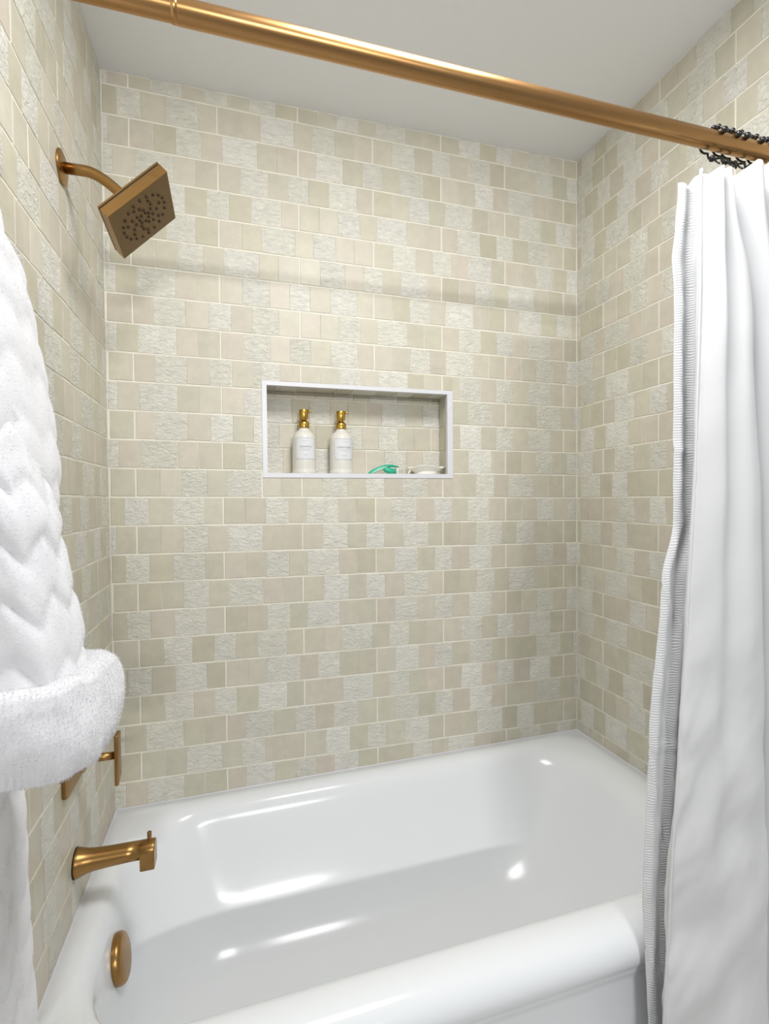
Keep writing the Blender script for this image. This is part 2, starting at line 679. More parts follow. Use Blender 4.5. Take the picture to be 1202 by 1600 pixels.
for (side, a, b_, z0, z1), kind in all_tiles['niche']:
    o = bpy.data.objects.new('niche_tile', tile_mesh(b_ - a, z1 - z0, kind, rng.randrange(3)))
    C.objects.link(o)
    o.parent = wall_back
    o.color = tint(kind, rng)
    um, zm = (a + b_) / 2, (z0 + z1) / 2
    if side == 'back':
        o.location = (um, ND - 0.001, zm)
    elif side == 'left':
        o.location, o.rotation_euler = (NX0 + 0.003, um, zm), (0, 0, PI / 2)
    elif side == 'right':
        o.location, o.rotation_euler = (NX1 - 0.003, um, zm), (0, 0, -PI / 2)
    else:
        o.location, o.rotation_euler = (um, zm, NZ1 - 0.003), (PI / 2, 0, 0)

# ------------------------------------------------------------------ bathtub
tub = thing('bathtub', 'white enamel alcove bathtub with a rolled front rim', 'bathtub', (0, 0, 0))


def rrect(x0, x1, y0, y1, r, z, nc=10, ne=(26, 14)):
    pts = []
    cs = [(x1 - r, y0 + r, -PI / 2), (x1 - r, y1 - r, 0), (x0 + r, y1 - r, PI / 2), (x0 + r, y0 + r, PI)]
    for i, (cx, cy, a0) in enumerate(cs):
        arc = [(cx + r * math.cos(a0 + PI / 2 * k / nc), cy + r * math.sin(a0 + PI / 2 * k / nc)) for k in range(nc + 1)]
        pts += arc
        nx = cs[(i + 1) % 4]
        a1 = nx[2]
        e = (nx[0] + r * math.cos(a1), nx[1] + r * math.sin(a1))
        n = ne[1] if i % 2 == 0 else ne[0]
        s = arc[-1]
        pts += [(s[0] + (e[0] - s[0]) * k / n, s[1] + (e[1] - s[1]) * k / n) for k in range(1, n)]
    def lift(y):
        t = max(0, min(1, (-0.60 - y) / 0.10))
        return 0.012 * t * t * (3 - 2 * t) * max(0, min(1, (z - 0.25) / 0.1))
    return [(x, y, z + tub_z(x) + lift(y)) for x, y in pts]


X0, X1, YB = 0.003, W - 0.003, -0.003
prof = [(X0, X1, -.768, YB, .004, .002), (X0, X1, -.768, YB, .004, .15), (X0, X1, -.768, YB, .004, .292), (X0, X1, -.771, YB, .004, .302),
        (X0, X1, -.776, YB, .004, .309), (X0, X1, -.778, YB, .004, .316),
        (X0, X1, -.780, YB, .004, .322), (X0, X1, -.786, YB, .004, .329), (X0, X1, -.790, YB, .004, .339),
        (X0, X1, -.791, YB, .004, .350), (X0, X1, -.788, YB, .004, .364), (X0, X1, -.780, YB, .004, .377),
        (X0, X1, -.768, YB, .004, .387), (X0, X1, -.752, YB, .004, .3925), (X0 + .001, X1 - .001, -.735, YB - .001, .004, .3942),
        (.030, 1.478, -.722, -.034, .13, .3942), (.040, 1.462, -.712, -.044, .15, .3935), (.048, 1.447, -.704, -.053, .16, .391),
        (.055, 1.433, -.697, -.062, .17, .386), (.060, 1.420, -.692, -.070, .175, .378), (.065, 1.407, -.688, -.078, .18, .366),
        (.068, 1.395, -.685, -.085, .185, .350), (.078, 1.360, -.675, -.112, .20, .28), (.091, 1.315, -.662, -.146, .21, .20),
        (.108, 1.270, -.647, -.182, .215, .142), (.128, 1.235, -.630, -.212, .205, .108), (.157, 1.195, -.606, -.242, .180, .086),
        (.197, 1.155, -.580, -.272, .15, .074), (.250, 1.110, -.550, -.305, .12, .067), (.36, 1.0, -.48, -.35, .06, .063)]
bm = bmesh.new()
loft(bm, [rrect(*p) for p in prof], False, True)
sh = mesh_obj('shell', bm, 'tub', tub)

# caulk bead where the tub meets the tiles
bm = bmesh.new()
cp = [(0.0015, -0.765), (0.0015, -0.4), (0.0015, -0.0015), (0.4, -0.0015), (0.8, -0.0015), (1.2, -0.0015), (W - 0.0015, -0.0015), (W - 0.0015, -0.4), (W - 0.0015, -0.765)]
tube(bm, [(x, y, 0.3935 + tub_z(x)) for x, y in cp], 0.0026, 8)
struct(mesh_obj('trim_2', bm, 'trim'), 'thin white caulk bead between tub rim and tiles')

# overflow cover on the sloping inner end
ov_n = Vector((0.985, 0, 0.17)).normalized()
ov_c = Vector((0.0735, -0.385, 0.268))
bm = bmesh.new()
lathe(bm, [(0.030, -0.004), (0.047, 0.004), (0.0485, 0.010), (0.0478, 0.0165), (0.045, 0.021), (0.040, 0.0235), (0.02, 0.0245), (0.0, 0.0247)], ov_c, ov_n, 48)
oc = sharp(mesh_obj('overflow_cover', bm, 'brass', tub), 50)
oc['label'] = 'round brushed bronze overflow cover inside the tub'

# ------------------------------------------------------------------ shower rod
ROD_Y, ROD_Z = -0.80, 1.9355
rod = thing('shower_rod', 'brushed bronze tension rod spanning the alcove', 'curtain rod', (0, ROD_Y, ROD_Z))
bm = bmesh.new()
lathe(bm, [(0.0, 0.27), (0.0158, 0.27), (0.01625, 0.2705), (0.0163, 0.2725), (0.0163, 1.5), (0.0, 1.5)], (0, 0, 0), (1, 0, 0), 48)
sharp(mesh_obj('outer_tube', bm, 'rod', rod))
bm = bmesh.new()
lathe(bm, [(0.0, 0.02), (0.0150, 0.02), (0.0150, 0.275), (0.0, 0.275)], (0, 0, 0), (1, 0, 0), 48)
sharp(mesh_obj('inner_tube', bm, 'rod', rod))
bm = bmesh.new()
lathe(bm, [(0.0153, 0.262), (0.0160, 0.263), (0.0160, 0.270), (0.0153, 0.2705)], (0, 0, 0), (1, 0, 0), 48)
mesh_obj('joint_collar', bm, 'rod', rod)
for x, s in ((0.0008, 1), (W - 0.0008, -1)):
    bm = bmesh.new()
    lathe(bm, [(0.0, 0), (0.024, 0), (0.024, 0.006), (0.02, 0.024), (0.0168, 0.03), (0.0, 0.03)], (x, 0, 0), (s, 0, 0), 36)
    sharp(mesh_obj('end_cap', bm, 'rod', rod))

# ------------------------------------------------------------------ shower arm and head
SY, SZ = -0.36, 1.946
arm = thing('rain_shower', 'square brushed bronze rain shower head on a bent wall arm', 'shower head', (0, SY, SZ))
bm = bmesh.new()
lathe(bm, [(0.0, 0.0005), (0.034, 0.0005), (0.0345, 0.002), (0.0335, 0.0045), (0.026, 0.007), (0.012, 0.0085), (0.0, 0.0085)], (0, 0, 0), (1, 0, 0), 40)
sharp(mesh_obj('wall_flange', bm, 'brass_v', arm), 40)
nrm = Vector((.7143, -.0484, -.6982)).normalized()
e1 = Vector((.6998, .0502, .7125)).normalized()
e2 = nrm.cross(e1).normalized()
hc = Vector((0.158, -0.36 - SY, 1.8657 - SZ))      # centre of the spray face
S2 = 0.0786
TH = 0.021
bc = hc - nrm * (TH + 0.016)                        # where the arm meets the joint
pts = [Vector((0.002, 0, 0))]
p0, p1, p2, p3 = Vector((0.045, 0, 0)), Vector((0.075, 0, -0.001)), bc - nrm * 0.035, bc
for k in range(17):
    t = k / 16
    pts.append((1 - t) ** 3 * p0 + 3 * (1 - t) ** 2 * t * p1 + 3 * (1 - t) * t * t * p2 + t ** 3 * p3)
bm = bmesh.new()
tube(bm, pts, 0.0110, 20)
mesh_obj('arm', bm, 'brass', arm)
bm = bmesh.new()
lathe(bm, [(0.0, -0.004), (0.0085, -0.004), (0.0085, 0.004), (0.0105, 0.006), (0.0125, 0.012), (0.0125, 0.0165), (0.0, 0.0165)], bc, nrm, 28)
sharp(mesh_obj('swivel_joint', bm, 'gold', arm), 30)


def plate(bm, c, n, ea, eb, half, d0, d1, bev):
    rings = []
    for ins, d in ((bev, d0), (0, d0 + bev), (0, d1 - bev), (bev, d1)):
        h = half - ins
        rings.append([c + n * d + ea * (a * h) + eb * (b2 * h) for a, b2 in ((-1, -1), (1, -1), (1, 1), (-1, 1))])
    loft(bm, rings)


bm = bmesh.new()
plate(bm, hc, nrm, e1, e2, S2, -TH, 0, 0.0006)
mesh_obj('head_body', bm, 'brass', arm, smooth=False)
bm = bmesh.new()
plate(bm, hc, nrm, e1, e2, S2 - 0.0008, -0.001, 0.0004, 0.0002)
fp = mesh_obj('spray_face', bm, 'face', arm, smooth=False)
bm = bmesh.new()
plate(bm, hc, nrm, e1, e2, S2 - 0.0012, -TH - 0.0028, -TH, 0.0003)
mesh_obj('back_seam', bm, 'shadow_gap', arm, smooth=False)
bm = bmesh.new()
plate(bm, hc, nrm, e1, e2, S2, -TH - 0.0062, -TH - 0.0025, 0.0005)
mesh_obj('back_plate', bm, 'brass', arm, smooth=False)
# rubber nozzles in swirling arms inside a ring
spots = []
for k in range(20):
    a = 2 * PI * k / 20
    spots.append((0.057 * math.cos(a), 0.057 * math.sin(a)))
for k in range(7):
    a = 2 * PI * k / 7 + 0.3
    for q, rr in enumerate((0.013, 0.0235, 0.034, 0.0445)):
        aa = a + 0.28 * q
        spots.append((rr * math.cos(aa), rr * math.sin(aa)))
nz_me = None
for px, py in spots:
    if nz_me is None:
        bm = bmesh.new()
        lathe(bm, [(0.0036, 0.0), (0.0036, 0.0010), (0.0029, 0.0018), (0.0019, 0.0018), (0.0016, 0.0006), (0.0, 0.0006)], (0, 0, 0), (0, 0, 1), 12)
        o = mesh_obj('nozzle', bm, 'nozzle', fp)
        nz_me = o.data
    else:
        o = bpy.data.objects.new('nozzle', nz_me)
        C.objects.link(o)
        o.parent = fp
    o.location = hc + nrm * 0.0003 + e1 * px + e2 * py
    o.rotation_euler = nrm.to_track_quat('Z', 'Y').to_euler()

# ------------------------------------------------------------------ valve trim
VY = -0.371
valve = thing('shower_valve', 'brushed bronze shower valve plate with an upright blade lever', 'shower valve', (0, VY, 0.735))
bm = bmesh.new()
pw, ph = 0.078, 0.076
rings = []
for ins, x in ((0.0005, 0.0006), (0.0, 0.0018), (0, 0.007), (0.0015, 0.0085), (0.009, 0.0095)):
    r = 0.014
    q = []
    for cx, cz, a0 in ((pw - r, -ph + r, -PI / 2), (pw - r, ph - r, 0), (-pw + r, ph - r, PI / 2), (-pw + r, -ph + r, PI)):
        for k in range(7):
            a = a0 + PI / 2 * k / 6
            yy, zz = cx + r * math.cos(a), cz + r * math.sin(a)
            f = 1 - ins / pw
            q.append((x, yy * f, zz * f))
    rings.append(q)
loft(bm, rings)
sharp(mesh_obj('escutcheon', bm, 'brass_v', valve), 30)
bm = bmesh.new()
lathe(bm, [(0.0, 0.007), (0.026, 0.007), (0.026, 0.022), (0.024, 0.024), (0.0, 0.024)], (0, 0, -0.03), (1, 0, 0), 36)
sharp(mesh_obj('valve_hub', bm, 'brass_v', valve), 30)
bm = bmesh.new()
tube(bm, [(0.022, 0, -0.03), (0.055, 0, -0.03), (0.083, 0, -0.03)], [0.0095, 0.0085, 0.008], 16)
mesh_obj('stem', bm, 'brass', valve)
bm = bmesh.new()
prof2 = [(-0.016, -0.090), (0.014, -0.078), (0.014, 0.018), (-0.016, 0.018)]
loft(bm, [[(x, y, z) for y, z in prof2] for x in (0.0815, 0.0895)])
bevel_all(bm, 0.0012, 2)
sharp(mesh_obj('lever', bm, 'brass_v', valve), 30)

# ------------------------------------------------------------------ tub spout
spout = thing('tub_spout', 'brushed bronze tub spout with a flared base and diverter pin', 'tub spout', (0, -0.372, 0.486))
bm = bmesh.new()
rings = []
for x, ry, rz, zc in ((0.001, .0292, .0292, 0), (0.004, .0295, .0295, 0), (0.009, .0282, .0284, 0), (0.016, .0256, .0260, .0005), (0.025, .0232, .0236, .001),
                      (0.038, .0216, .0216, .0015), (0.065, .0208, .0200, .002), (0.10, .0204, .0190, .003), (0.129, .0202, .0186, .003)):
    rings.append([(x, ry * math.cos(2 * PI * k / 40), zc + rz * math.sin(2 * PI * k / 40)) for k in range(40)])
loft(bm, rings)
mesh_obj('barrel', bm, 'brass', spout)
bm = bmesh.new()
# squared nose: rounded top, dropping to the outlet
sec = []
for k in range(21):
    a = PI * k / 20
    sec.append((0.0204 * math.cos(a), 0.003 + 0.0188 * math.sin(a)))
sec += [(-0.0204, -0.031), (-0.018, -0.034), (0.018, -0.034), (0.0204, -0.031)]
rings = []
for x, f in ((0.1275, 0.97), (0.129, 1.0), (0.153, 1.0), (0.1555, 0.985), (0.1568, 0.95)):
    rings.append([(x, y * f, (z + 0.012) * f - 0.012) for y, z in sec])
loft(bm, rings)
sharp(mesh_obj('nose', bm, 'brass', spout), 40)
bm = bmesh.new()
lathe(bm, [(0.0, 0.015), (0.006, 0.015), (0.006, 0.0225), (0.0036, 0.0235), (0.0036, 0.026), (0.0046, 0.027), (0.0046, 0.039), (0.004, 0.040), (0.0, 0.040)], (0.145, 0, 0), (0, 0, 1), 20)
sharp(mesh_obj('diverter_pin', bm, 'brass', spout), 40)
bm = bmesh.new()
lathe(bm, [(0.0, 0), (0.0302, 0), (0.0302, 0.0018), (0.0, 0.0018)], (0.0002, 0, 0), (1, 0, 0), 40)
mesh_obj('gasket', bm, 'shadow_gap', spout, smooth=False)

# ------------------------------------------------------------------ bottles


def text_mesh(txt, size, spacing=1.0):
    cu = bpy.data.curves.new('lettering', 'FONT')
    cu.body = txt
    cu.size = size
    cu.space_character = spacing
    cu.align_x = 'CENTER'
    cu.align_y = 'CENTER'
    to = bpy.data.objects.new('lettering_tmp', cu)
    C.objects.link(to)
    dg = bpy.context.evaluated_depsgraph_get()
    me = bpy.data.meshes.new_from_object(to.evaluated_get(dg))
    bpy.data.objects.remove(to, do_unlink=True)
    bpy.data.curves.remove(cu)
    me.name = 'lettering'
    return me


def bottle(x, y, z, word, label, face):
    t = thing('pump_bottle', label, 'bottle', (x, y, z), 'pump bottles in the niche')
    R_ = 0.0372
    bm = bmesh.new()
    lathe(bm, [(0.0, 0), (R_ - .002, 0), (R_ + .0008, 0.003), (R_ + .0008, 0.013), (R_ - .0004, 0.0155), (R_, 0.018), (R_, 0.112), (R_ - .001, 0.118),
               (R_ - .005, 0.127), (R_ - .012, 0.134), (R_ - .0185, 0.139), (0.0165, 0.143), (0.0150, 0.150), (0.0, 0.150)], (0, 0, 0), (0, 0, 1), 48)
    mesh_obj('body', bm, 'bottle', t)
    # wrap-around paper label with printed frame, words bent to the bottle
    r1 = R_ + 0.0004
    bend = lambda u, v, rr: (rr * math.sin(u / rr + face), -rr * math.cos(u / rr + face), v)
    bm = bmesh.new()
    n = 30
    hwid = 0.0335
    rows = [[bm.verts.new(bend(-hwid + 2 * hwid * i / n, v, r1)) for i in range(n + 1)] for v in (0.048, 0.1135)]
    for i in range(n):
        bm.faces.new((rows[0][i], rows[0][i + 1], rows[1][i + 1], rows[1][i]))
    lab = mesh_obj('label', bm, 'label', t)
    bm = bmesh.new()

    def bar(u0, u1, v0, v1):
        k = max(1, int((u1 - u0) / 0.003))
        lo = [bm.verts.new(bend(u0 + (u1 - u0) * i / k, v0, r1 + .0003)) for i in range(k + 1)]
        hi = [bm.verts.new(bend(u0 + (u1 - u0) * i / k, v1, r1 + .0003)) for i in range(k + 1)]
        for i in range(k):
            bm.faces.new((lo[i], lo[i + 1], hi[i + 1], hi[i]))
    bar(-hwid, hwid, 0.1128, 0.1135)
    bar(-hwid, hwid, 0.0480, 0.0487)
    bar(-hwid, -hwid + .0006, 0.048, 0.1135)
    bar(hwid - .0006, hwid, 0.048, 0.1135)
    # rows of print too small to read
    for v, h2 in ((0.1035, 0.0105), (0.0785, 0.017), (0.0745, 0.013), (0.0610, 0.0085), (0.0575, 0.004)):
        u = -h2
        rr = random.Random(int(v * 1e4))
        while u < h2:
            wd = rr.uniform(0.0012, 0.003)
            bar(u, min(h2, u + wd), v - .0005, v + .0005)
            u += wd + 0.0008
    mesh_obj('fine_print', bm, 'ink_light', lab, smooth=False)
    me = text_mesh(word, 0.0072, 1.12)
    wmax = max(v.co.x for v in me.vertices) - min(v.co.x for v in me.vertices)
    sc = min(1.0, 0.047 / wmax)
    for v in me.vertices:
        v.co = bend(v.co.x * sc, 0.0855 + v.co.y, r1 + .0004)
    me.materials.clear()
    me.materials.append(M['ink'])
    lo = bpy.data.objects.new('lettering', me)
    C.objects.link(lo)
    lo.parent = lab
    bm = bmesh.new()
    lathe(bm, [(0.0, 0.147), (0.0172, 0.147), (0.0176, 0.149), (0.0176, 0.163), (0.0162, 0.1655), (0.0118, 0.1695), (0.0095, 0.1715), (0.0, 0.1715)], (0, 0, 0), (0, 0, 1), 32)
    sharp(mesh_obj('pump_collar', bm, 'gold', t), 30)
    bm = bmesh.new()
    lathe(bm, [(0.0, 0.171), (0.0085, 0.171), (0.0085, 0.178), (0.0, 0.178)], (0, 0, 0), (0, 0, 1), 20)
    mesh_obj('pump_stem', bm, 'gold', t)
    bm = bmesh.new()
    lathe(bm, [(0.0, 0.1755), (0.0138, 0.1755), (0.0145, 0.177), (0.0145, 0.203), (0.0136, 0.205), (0.0, 0.2055)], (0, 0, 0), (0, 0, 1), 32)
    hd = sharp(mesh_obj('pump_head', bm, 'gold', t), 30)
    bm = bmesh.new()
    dr = Vector((math.cos(-0.5), math.sin(-0.5), 0))
    tube(bm, [dr * 0.008 + Vector((0, 0, .200)), dr * 0.019 + Vector((0, 0, .2005)), dr * 0.0225 + Vector((0, 0, .1985)), dr * 0.0235 + Vector((0, 0, .196))], [.0038, .0036, .003, .0026], 12)
    mesh_obj('nozzle', bm, 'gold', hd)
    return t


SILL = NZ0 + 0.0002
bottle(0.549, 0.048, SILL, 'SHAMPOO', 'white pump bottle lettered SHAMPOO, leftmost on the niche sill', 0.02)
bottle(0.668, 0.048, SILL, 'CONDITIONER', 'white pump bottle lettered CONDITIONER, beside the teal razor', 0.10)

# ------------------------------------------------------------------ razor
rz = thing('razor', 'teal and white plastic shaving razor lying on the niche sill', 'razor', (0.757, 0.040, SILL))


def swept(bm, pts, ry, rz_, n=16):
    rings = []
    for i, p in enumerate(pts):
        p = Vector(p)
        d = (Vector(pts[min(i + 1, len(pts) - 1)]) - Vector(pts[max(i - 1, 0)])).normalized()
        up = Vector((-d.z, 0, d.x))
        rings.append([p + Vector((0, 1, 0)) * ry[i] * math.cos(2 * PI * k / n) + up * rz_[i] * math.sin(2 * PI * k / n) for k in range(n)])
    loft(bm, rings)


hp = [(0.000, 0, .0055), (0.004, 0, .0075), (0.014, 0, .0125), (0.030, 0, .0200), (0.046, 0, .0262), (0.062, 0, .0300), (0.080, 0, .0310), (0.097, 0, .0285), (0.104, 0, .027)]
bm = bmesh.new()
swept(bm, hp, [.003, .0055, .0075, .0085, .009, .009, .0085, .006, .003], [.002, .0042, .0055, .0060, .0060, .0055, .0045, .003, .0015])
mesh_obj('handle', bm, 'teal', rz)
bm = bmesh.new()
gp = [(p[0] + 0.003, -0.0022, p[2] - 0.0022) for p in hp[1:6]]
swept(bm, gp, [.0040, .0062, .0074, .0078, .0060], [.0022, .0045, .0050, .0048, .003])
mesh_obj('grip', bm, 'teal_pale', rz)
bm = bmesh.new()
swept(bm, [(0.048, -.002, .024), (0.056, -.003, .019), (0.066, -.004, .0145), (0.078, -.004, .0125), (0.088, -.003, .0125), (0.095, -.002, .014)],
      [.004, .009, .011, .011, .009, .004], [.003, .008, .0105, .0105, .0085, .004])
mesh_obj('thumb_rest', bm, 'teal', rz)
bm = bmesh.new()
add_box(bm, 0.090, 0.122, -0.018, 0.018, 0.002, 0.0235)
for v in bm.verts:
    if v.co.z > 0.01 and v.co.x > 0.1:
        v.co.x -= 0.004
bevel_all(bm, 0.003, 2)
hd = sharp(mesh_obj('cartridge', bm, 'cream', rz), 45)
for k in range(3):
    bm = bmesh.new()
    add_box(bm, 0.098 + k * 0.0065, 0.1005 + k * 0.0065, -0.0186, -0.0175, 0.006, 0.0205)
    mesh_obj('blade', bm, 'steel', hd, smooth=False)

# ------------------------------------------------------------------ shell-shaped soap dish
dish = thing('soap_dish', 'cream ceramic leaf-shaped soap dish on a small foot', 'soap dish', (0.952, 0.041, SILL))
bm = bmesh.new()
n = 40
rings = []


def leaf(k, s, inner):
    a = 2 * PI * k / n
    c, s_ = math.cos(a), math.sin(a)
    rx = 0.066 * (1 + 0.16 * c * c * c) if c > 0 else 0.060
    ry = 0.038
    rim = 0.029 - 0.004 * c + 0.0025 * math.sin(3 * a) + (0.004 if c > 0.85 else 0) - (0.010 * max(0, -c - 0.6) / 0.4)
    x, y = rx * c * s, ry * s_ * s * (1 - 0.18 * c)
    z = 0.008 + (rim - 0.008) * max(0.0, (s - 0.55) / 0.45) ** 1.1 + (0.003 if inner else 0) * (1 - s)
    return (x, y, z)


for s in (0.25, 0.6, 0.72, 0.82, 0.9, 0.96, 1.0):
    rings.append([leaf(k, s, False) for k in range(n)])
rings.append([(x * 0.985, y * 0.98, z + 0.0012) for x, y, z in rings[-1]])
for s in (0.93, 0.8, 0.6, 0.35, 0.1):
    rings.append([Vector(leaf(k, s, True)) + Vector((0, 0, 0.0015)) for k in range(n)])
loft(bm, rings)
mesh_obj('bowl', bm, 'dish', dish)
bm = bmesh.new()
rings = [[(0.004 + 0.042 * f * math.cos(2 * PI * k / 28), 0.026 * f * math.sin(2 * PI * k / 28), z) for k in range(28)]
         for f, z in ((0.96, 0.0), (1.0, 0.0012), (0.93, 0.006), (1.02, 0.012))]
loft(bm, rings)
mesh_obj('foot', bm, 'dish', dish)
bm = bmesh.new()
rings = []
for i in range(7):
    t = i / 6
    p = Vector((-0.052 - 0.009 * t, -0.004, 0.012 - 0.0115 * t + 0.016 * (1 - t) ** 2 * 0.6))
    rings.append([p + Vector((0.0045 * (1 - .55 * t) * math.cos(2 * PI * k / 12), 0.010 * (1 - .6 * t) * math.sin(2 * PI * k / 12), 0)) for k in range(12)])
loft(bm, rings)
mesh_obj('leaf_tip', bm, 'dish', dish)

# ------------------------------------------------------------------ shower curtain and liner
TOPZ = 1.862


def resample(pts, n):
    L_ = [0]
    for a, b_ in zip(pts[:-1], pts[1:]):
        L_.append(L_[-1] + math.hypot(b_[0] - a[0], b_[1] - a[1]))
    out = []
    for i in range(n + 1):
        t = L_[-1] * i / n
        k = 0
        while k < len(L_) - 2 and L_[k + 1] < t:
            k += 1
        f = (t - L_[k]) / max(1e-9, L_[k + 1] - L_[k])
        out.append((pts[k][0] + (pts[k + 1][0] - pts[k][0]) * f, pts[k][1] + (pts[k + 1][1] - pts[k][1]) * f))
    return out, L_[-1]


def smooth_plan(ctrl, n=40):
    """Catmull-Rom through plan control points"""
    out = []
    m_ = len(ctrl)
    for i in range(m_ - 1):
        p0, p1, p2, p3 = ctrl[max(i - 1, 0)], ctrl[i], ctrl[i + 1], ctrl[min(i + 2, m_ - 1)]
        for k in range(8):
            t = k / 8
            out.append(tuple(0.5 * (2 * p1[d] + (p2[d] - p0[d]) * t + (2 * p0[d] - 5 * p1[d] + 4 * p2[d] - p3[d]) * t * t
                                    + (3 * p1[d] - p0[d] - 3 * p2[d] + p3[d]) * t ** 3) for d in (0, 1)))
    out.append(ctrl[-1])
    return out


def cloth(name, plan, zb, top, nu, nv, mat, parent, thick=0.0012, wrinkle=None):
    bm = bmesh.new()
    uvl = bm.loops.layers.uv.new('UVMap')
    grid = []
    for j in range(nv + 1):
        v = j / nv
        row = []
        zref = TOPZ - (TOPZ - zb) * v
        pts, ln = resample(smooth_plan(plan(zref)), nu)
        for i, (x, y) in enumerate(pts):
            u = i / nu
            z = zref + top(u, x) * max(0, 1 - v * 9)
            if wrinkle:
                dx, dy = wrinkle(u, z)
                x, y = x + dx, y + dy
            vv = bm.verts.new((x, y, z))
            row.append((vv, (u * ln, z)))
        grid.append(row)
    for j in range(nv):
        for i in range(nu):
            q = (grid[j][i], grid[j + 1][i], grid[j + 1][i + 1], grid[j][i + 1])
            f = bm.faces.new([a[0] for a in q])
            for lp, a in zip(f.loops, q):
                lp[uvl].uv = a[1]
    o = mesh_obj(name, bm, mat, parent)
    sm = o.modifiers.new('thickness', 'SOLIDIFY')
    sm.thickness = thick
    sm.offset = 0
    return o


HOOK_X = [1.228 + 0.0305 * i + 0.005 * math.sin(i * 2.3) for i in range(9)]
lin_edge = [(1.90, 1.140), (1.83, 1.138), (1.70, 1.127), (1.63, 1.131), (1.20, 1.1315), (1.10, 1.106), (0.80, 1.077), (0.50, 1.064), (0.25, 1.077), (0.0, 1.085)]
hem_edge = [(1.9, 1.155), (1.81, 1.147), (1.63, 1.148), (1.34, 1.1406), (0.99, 1.121), (0.82, 1.1076), (0.53, 1.0876), (0.29, 1.0744), (0.0, 1.062)]
fold_edge = [(1.9, 1.185), (1.80, 1.1993), (1.57, 1.2394), (1.22, 1.2666), (0.61, 1.2894), (0.23, 1.302), (0.0, 1.31)]


def liner_plan(z):
    x0 = ip(lin_edge, z)
    s = max(0, min(1, (z - 0.4) / 1.4))
    a = 0.010 + 0.006 * s
    pts = [(x0, -0.806), (x0 + .012, -0.8135), (x0 + .032, -0.808 - .004 * math.sin(z * 3))]
    k = 0
    x = x0 + .055
    while x < 1.49:
        pts.append((x, -0.812 + (a if k % 2 else -a * 0.6)))
        x += (1.50 - (x0 + .055)) / 11
        k += 1
    pts.append((1.50, -0.812))
    return pts


def curtain_plan(z):
    s = max(0, min(1, (z - 0.2) / 1.6))            # 1 at the top
    xh, xf = ip(hem_edge, z), ip(fold_edge, z)
    d = xf - xh
    pts = [(xh + 0.005, -0.838), (xh, -0.846), (xh + 0.010, -0.853)]
    # tight pleat near the top that opens out downwards
    pts += [(xh + d * 0.33, -0.862 - 0.012 * s), (xh + d * 0.52, -0.868 + 0.008 * s), (xh + d * 0.75, -0.878 - 0.004 * s)]
    pts += [(xf - 0.004, -0.874), (xf + 0.004, -0.855 + 0.010 * s)]
    # further pleats
    x = xf + 0.012
    n = 5
    st = (1.506 - x) / n
    amp = 0.022 + 0.012 * (1 - s)
    for k in range(n):
        pts += [(x + st * 0.20, -0.858 - amp * 0.5), (x + st * 0.50, -0.865 - amp), (x + st * 0.82, -0.862 - amp * 0.55), (x + st * 0.98, -0.850)]
        x += st
    return pts


def hook_top(u, x):
    d = min(abs(x - h) for h in HOOK_X)
    return -min(0.012, d * 0.8) + 0.004 - 0.024 * max(0, min(1, (1.285 - x) / 0.06))


def liner_top(u, x):
    return -0.012 - 0.018 * max(0, min(1, (1.175 - x) / 0.02)) + 0.004 * math.sin(x * 150)


def cur_wr(u, z):
    # slanting drag wrinkles in the lower half, soft waviness above
    k = max(0, min(1, (1.15 - z) / 0.5)) * (1.0 if u < 0.32 else 0.5)
    w_ = noise.noise(Vector((u * 9.0 + z * 2.6, z * 9.0 - u * 7.0, 1.3)))
    w2 = noise.noise(Vector((u * 22.0 + z * 6.0, z * 26.0 - u * 26.0, 4.1)))
    near = max(0, 1 - u / 0.09)
    tp = max(0, min(1, (z - 1.25) / 0.6)) ** 1.5 * max(0, min(1, (0.42 - u) / 0.1))
    pleat = 0.0065 * tp * math.sin(u * 2 * PI * 9 + 0.6)
    return (0, 0.0095 * k * w_ + 0.0022 * k * w2 * (0.5 + 1.6 * near) + 0.0022 * w_ + pleat)


def lin_wr(u, z):
    w_ = noise.noise(Vector((u * 30.0 + z * 8, z * 22.0, 7.7)))
    cr = 0.0
    for zc, sl in ((1.34, 0.0), (1.06, 2.0), (0.915, 6.0), (0.78, 0.0), (0.70, 5.0), (0.46, 9.0), (0.33, 6.0)):
        d = (z - zc + (u - 0.03) * sl * 0.4) / 0.004
        cr -= 0.0022 * math.exp(-d * d)
    return (0, 0.0022 * w_ + cr)


cur = thing('shower_curtain', 'smooth white cloth shower curtain gathered at the rod end', 'curtain', (1.3, -0.86, 0.0))
cur_m = cloth('cloth_panel', curtain_plan, 0.05, hook_top, 260, 190, 'curtain', None, wrinkle=cur_wr)
cur_m.data.transform(Matrix.Translation((-1.3, 0.86, 0)))
cur_m.parent = cur
# stitched hem along the open edge
bm = bmesh.new()
rings = []
for j in range(121):
    z = 1.84 - (1.84 - 0.055) * j / 120
    xh = ip(hem_edge, z)
    rings.append([(xh - 1.3 + 0.0005 + 0.0022 * math.cos(a), 0.0135 + 0.0032 * math.sin(a) + 0.0008 * noise.noise(Vector((z * 40, 0, 0))), z)
                  for a in (0, PI / 3, 2 * PI / 3, PI, 4 * PI / 3, 5 * PI / 3)])
loft(bm, rings)
mesh_obj('hem', bm, 'curtain', cur)

lin = thing('shower_liner', 'puckered white liner hanging behind the smooth curtain, next to the tub', 'curtain', (1.3, -0.81, 0.0))
lin_m = cloth('liner_panel', liner_plan, 0.06, liner_top, 240, 190, 'liner', None, thick=0.0009, wrinkle=lin_wr)
lin_m.data.transform(Matrix.Translation((-1.3, 0.81, 0)))
lin_m.parent = lin

